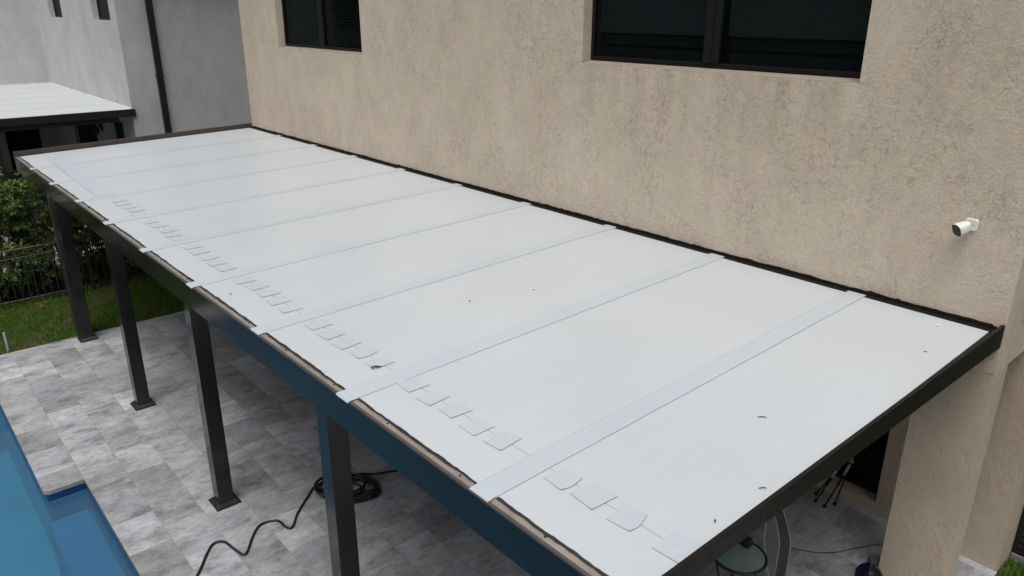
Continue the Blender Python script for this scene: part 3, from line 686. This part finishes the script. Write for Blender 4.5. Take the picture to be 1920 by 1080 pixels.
for (x0, x1, z0, z1) in NW:
    wv = MB().box(x0 + 0.0, x1, NY + 0.14, NY + 0.2, z0, z0 + 0.05).box(x0, x0 + 0.05, NY + 0.14, NY + 0.2, z0 + 0.05, z1).box(x1 - 0.05, x1, NY + 0.14, NY + 0.2, z0 + 0.05, z1).build('window', 'window_frame_metal', nh)
    MB().box(x0 + 0.05, x1 - 0.05, NY + 0.17, NY + 0.18, z0 + 0.05, z1).build('pane', 'dark_screen', wv)
for (x0, x1) in ((-11.15, -8.46), (-6.83, -5.67)):
    dr = MB().box(x0, x0 + 0.06, NY + 0.1, NY + 0.18, 0, 2.25).box(x1 - 0.06, x1, NY + 0.1, NY + 0.18, 0, 2.25).box(x0 + 0.06, x1 - 0.06, NY + 0.1, NY + 0.18, 2.19, 2.25)
    dr.box((x0 + x1) / 2 - 0.04, (x0 + x1) / 2 + 0.04, NY + 0.1, NY + 0.18, 0, 2.19)
    dd = dr.build('door', 'black_metal', nh)
    MB().box(x0 + 0.05, x1 - 0.05, NY + 0.13, NY + 0.14, 0.02, 2.2).build('pane', 'dark_screen', dd)
MB().box(NB - 0.2, NB - 0.19, -2.54, -1.56, 0, 2.15).build('door', 'dark_screen', nh)
dp = MB().box(NX + 0.02, NX + 0.11, -0.36, -0.215, 0.0, 6.8).build('downpipe', 'dark_trim', nh, bevel=0.004)
for z in (1.2, 3.4, 5.6): MB().box(NX + 0.002, NX + 0.115, -0.375, -0.2, z, z + 0.04).build('strap', 'dark_trim', dp)

nc = thing('neighbor_patio_cover', 'white panelled patio roof with black fascia on the grey house next door', 'patio cover', (-9, -3, 0))
NZ = 2.662
for i in range(6):
    x0 = NB + 0.004 + i * (NX - NB) / 6
    MB().box(x0, x0 + (NX - NB) / 6 - 0.03, -6.5, NY - 0.03, NZ - 0.08, NZ).build('roof_panel', 'neighbor_roof_skin', nc)
MB().box(NB, NX - 0.02, -6.5, NY - 0.04, NZ - 0.085, NZ - 0.083).build('added_underside_sheet', 'dark_trim', nc)
MB().box(NX, NX + 0.05, -6.55, NY + 0.06, NZ - 0.16, NZ + 0.012).box(NX - 0.12, NX - 0.002, -6.5, NY - 0.32, NZ - 0.27, NZ - 0.09).build('fascia', 'dark_trim', nc, bevel=0.004)
m = MB().box(NB + 0.002, NX, NY - 0.05, NY - 0.002, NZ - 0.005, NZ + 0.03).box(NB + 0.002, NB + 0.05, -6.5, NY - 0.05, NZ - 0.005, NZ + 0.03)
m.build('wall_flashing', 'white_coping', nc)
for y in (-3.9, -6.3): MB().box(NX - 0.14, NX - 0.01, y - 0.07, y + 0.07, 0, NZ - 0.271).build('post', 'black_metal', nc)
wl = thing('wall_lantern', 'small black wall lantern beside the dark door next door', 'lamp', (-7.75, NY, 1.9))
MB().box(-7.85, -7.65, NY - 0.02, NY - 0.001, 1.80, 2.0).build('back_plate', 'black_metal', wl)
MB().tube([(-7.75, NY - 0.02, 1.93), (-7.75, NY - 0.12, 1.97), (-7.75, NY - 0.16, 1.93)], 0.015, 6).build('arm', 'black_metal', wl)
MB().frustum(-7.75, NY - 0.16, 1.72, 1.92, 0.05, 0.05, 0.085, 0.085).build('lamp_housing', 'black_metal', wl)
cfan = thing('ceiling_fan', 'dark ceiling fan under the neighbor patio roof', 'ceiling fan', (-9.2, -2.2, 2.0))
MB().tube([(-9.2, -2.2, 2.57), (-9.2, -2.2, 2.2)], 0.02, 8).build('rod', 'pale_rail', cfan)
MB().tube([(-9.2, -2.2, 2.22), (-9.2, -2.2, 2.16), (-9.2, -2.2, 2.02), (-9.2, -2.2, 1.97)], [0.05, 0.13, 0.14, 0.08], 14).build('motor', 'black_metal', cfan)
for k in range(5):
    a = R(20 + 72 * k); ca, sa = math.cos(a), math.sin(a)
    q = [(-9.2 + ca * r_ - sa * w_, -2.2 + sa * r_ + ca * w_, 2.09 + w_ * 0.2) for r_, w_ in ((0.12, -0.04), (0.68, -0.065), (0.68, 0.065), (0.12, 0.04))]
    MB().add(q + [(x, y, z - 0.008) for x, y, z in q], [(0, 1, 2, 3), (7, 6, 5, 4), (0, 4, 5, 1), (1, 5, 6, 2), (2, 6, 7, 3), (3, 7, 4, 0)]).build('blade', 'black_metal', cfan)

# ---------------------------------------------------------------- fence
fn = thing('metal_fence', 'dark metal picket fence in front of the green shrubs', 'fence', (0.2, -3, 0))
def fxx(y): return 0.10 - 0.035 * (y + 0.5)
FH = 1.03
m = MB()
for z in (FH - 0.02, FH - 0.17, 0.1):
    m.tube([(fxx(-8), -8, z), (fxx(1), 1, z)], 0.016 if z > 0.9 else 0.012, 4)
m.build('rail', 'fence_bar', fn)
y = -8; k = 0
while y < 1.0:
    if k % 20 == 0: MB().box(fxx(y) - 0.028, fxx(y) + 0.028, y - 0.028, y + 0.028, -0.04, FH + 0.05).build('fence_post', 'fence_bar', fn)
    else: MB().box(fxx(y) - 0.0085, fxx(y) + 0.0085, y - 0.0085, y + 0.0085, 0.0, FH - 0.02).build('picket', 'fence_bar', fn)
    y += 0.113; k += 1
ub = thing('utility_box', 'black louvred utility box in the grass by the right corner of the tan house', 'utility box', (14.35, 1.6, 0))
UX, UY = 14.035, 1.28
MB().box(UX, UX + 0.62, UY, UY + 0.6, 0.03, 1.2).build('cabinet', 'black_metal', ub, bevel=0.012)
MB().box(UX, UX + 0.66, UY - 0.02, UY + 0.62, -0.04, 0.029).build('base', 'pale_pavers', ub)
m = MB()
for k in range(15): m.box(UX + 0.04, UX + 0.58, UY - 0.012, UY - 0.0005, 0.12 + k * 0.068, 0.15 + k * 0.068)
m.build('louvre', 'fence_bar', ub)
MB().tube([(UX + 0.10, UY - 0.012, 0.19), (UX + 0.10, UY - 0.035, 0.19)], 0.012, 10).build('knob', 'white_plastic', ub)

# ---------------------------------------------------------------- plants
def rosette(m, c, d, r, L, nl):
    d = d.normalized(); u = d.orthogonal().normalized(); v = d.cross(u)
    for k in range(nl):
        a = 2 * math.pi * (k / nl) + r.uniform(-0.3, 0.3); el = r.uniform(0.15, 1.0)
        w_ = (u * math.cos(a) + v * math.sin(a)) * math.cos(el) + d * math.sin(el)
        s_ = w_.cross(d).normalized() if w_.cross(d).length > 1e-3 else u
        l = L * r.uniform(0.75, 1.2); wd = l * 0.16
        mid = c + w_ * l * 0.55 + d * l * 0.05; tip = c + w_ * l - Vector((0, 0, l * 0.12))
        m.add([c, mid + s_ * wd, tip, mid - s_ * wd], [(0, 1, 2, 3)])
def shrub(x, y, h, rx, ry, n, seed, label, leafm='shrub_leaf', L=0.10, z0=0.0, group='shrubs growing behind the metal fence', nl=9, cat='shrub'):
    r = random.Random(seed); t = thing('leafy_shrub', label, cat, (x, y, 0), group)
    st = MB(); fo = MB()
    tips = []
    for k in range(9):
        a = r.uniform(0, 6.28); rr = r.uniform(0.3, 0.85); top = Vector((x + math.cos(a) * rx * rr, y + math.sin(a) * ry * rr, h * r.uniform(0.6, 0.93)))
        b = Vector((x + r.uniform(-0.08, 0.08), y + r.uniform(-0.08, 0.08), -0.03)); md = (b + top) / 2 + Vector((r.uniform(-0.08, 0.08), r.uniform(-0.08, 0.08), 0.05))
        st.tube([b, md, top], [0.018, 0.012, 0.005], 5)
    st.build('stem', 'bark', t)
    # clumps at uneven distances so that the outline breaks up
    cl = [(Vector((x + r.uniform(-1, 1) * rx, y + r.uniform(-1, 1) * ry, z0 + (h - z0) * r.uniform(0.08, 0.97))), r.uniform(0.10, 0.24)) for _ in range(int(n / 16))]
    ctr = Vector((x, y, z0 + (h - z0) * 0.5))
    for i in range(n):
        c, cr_ = r.choice(cl); o = Vector((r.gauss(0, 1), r.gauss(0, 1), r.gauss(0, 1))); o = o.normalized() * cr_ * r.uniform(0.4, 1.0)
        p = c + o; q = Vector(((p.x - ctr.x) / (rx * 1.15), (p.y - ctr.y) / (ry * 1.15), (p.z - ctr.z) / ((h - z0) * 0.53)))
        if q.length > 1.08 and r.random() < 0.8: continue
        if p.z < 0.04: continue
        rosette(fo, p, o + Vector((0.4, 0, 0.9)) * 0.15 + Vector((q.x, q.y, 0.6)) * 0.1, r, L, nl)
    fo.build('foliage', leafm, t); return t
shrub(-0.62, -5.75, 2.5, 0.55, 0.6, 900, 1, 'tall bright green shrub at the far left edge behind the fence')
shrub(-0.58, -4.85, 2.38, 0.52, 0.62, 1050, 2, 'tall green shrub behind the fence just left of the far post')
shrub(-0.66, -3.95, 2.2, 0.55, 0.6, 1050, 3, 'tall green shrub behind the fence directly beside the far post')
shrub(-0.72, -3.1, 1.55, 0.5, 0.5, 750, 4, 'medium green shrub behind the fence between the two far posts')
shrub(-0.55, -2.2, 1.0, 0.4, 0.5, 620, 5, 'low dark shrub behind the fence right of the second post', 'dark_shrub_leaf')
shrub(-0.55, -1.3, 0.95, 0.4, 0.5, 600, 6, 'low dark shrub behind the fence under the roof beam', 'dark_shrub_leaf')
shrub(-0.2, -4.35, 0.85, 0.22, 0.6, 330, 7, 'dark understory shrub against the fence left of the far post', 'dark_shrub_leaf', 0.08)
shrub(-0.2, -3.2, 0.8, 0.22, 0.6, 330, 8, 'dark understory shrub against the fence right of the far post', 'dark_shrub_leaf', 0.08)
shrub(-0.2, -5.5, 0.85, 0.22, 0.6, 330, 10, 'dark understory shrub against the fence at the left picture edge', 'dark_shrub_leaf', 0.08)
shrub(-0.42, -4.42, 0.95, 0.12, 0.16, 26, 9, 'small red leaved plant among the shrubs behind the fence', 'red_leaf', 0.09, 0.55, None, 7, 'plant')

def grass(regions, seed):
    r = random.Random(seed); m = MB()
    for (x0, x1, y0, y1, n, skip) in regions:
        for i in range(n):
            x = r.uniform(x0, x1); y = r.uniform(y0, y1)
            if skip and skip(x, y): continue
            h = r.uniform(0.03, 0.09); a = r.uniform(0, 6.28); l = r.uniform(0.0, 0.035); b = r.uniform(0, 6.28); w_ = 0.005
            dx, dy = math.cos(a) * w_, math.sin(a) * w_
            m.add([(x - dx, y - dy, -0.05), (x + dx, y + dy, -0.05), (x + math.cos(b) * l, y + math.sin(b) * l, -0.05 + h + 0.01)], [(0, 1, 2)])
    o = m.build('grass', 'grass_blade'); o['kind'] = 'stuff'; return o
grass([(-0.05, 2.40, -6.2, -3.0, 62000, None), (-0.05, 2.40, -3.0, 0.6, 34000, None), (14.02, 15.2, 0.6, 2.6, 9000, lambda x, y: False)], 4)
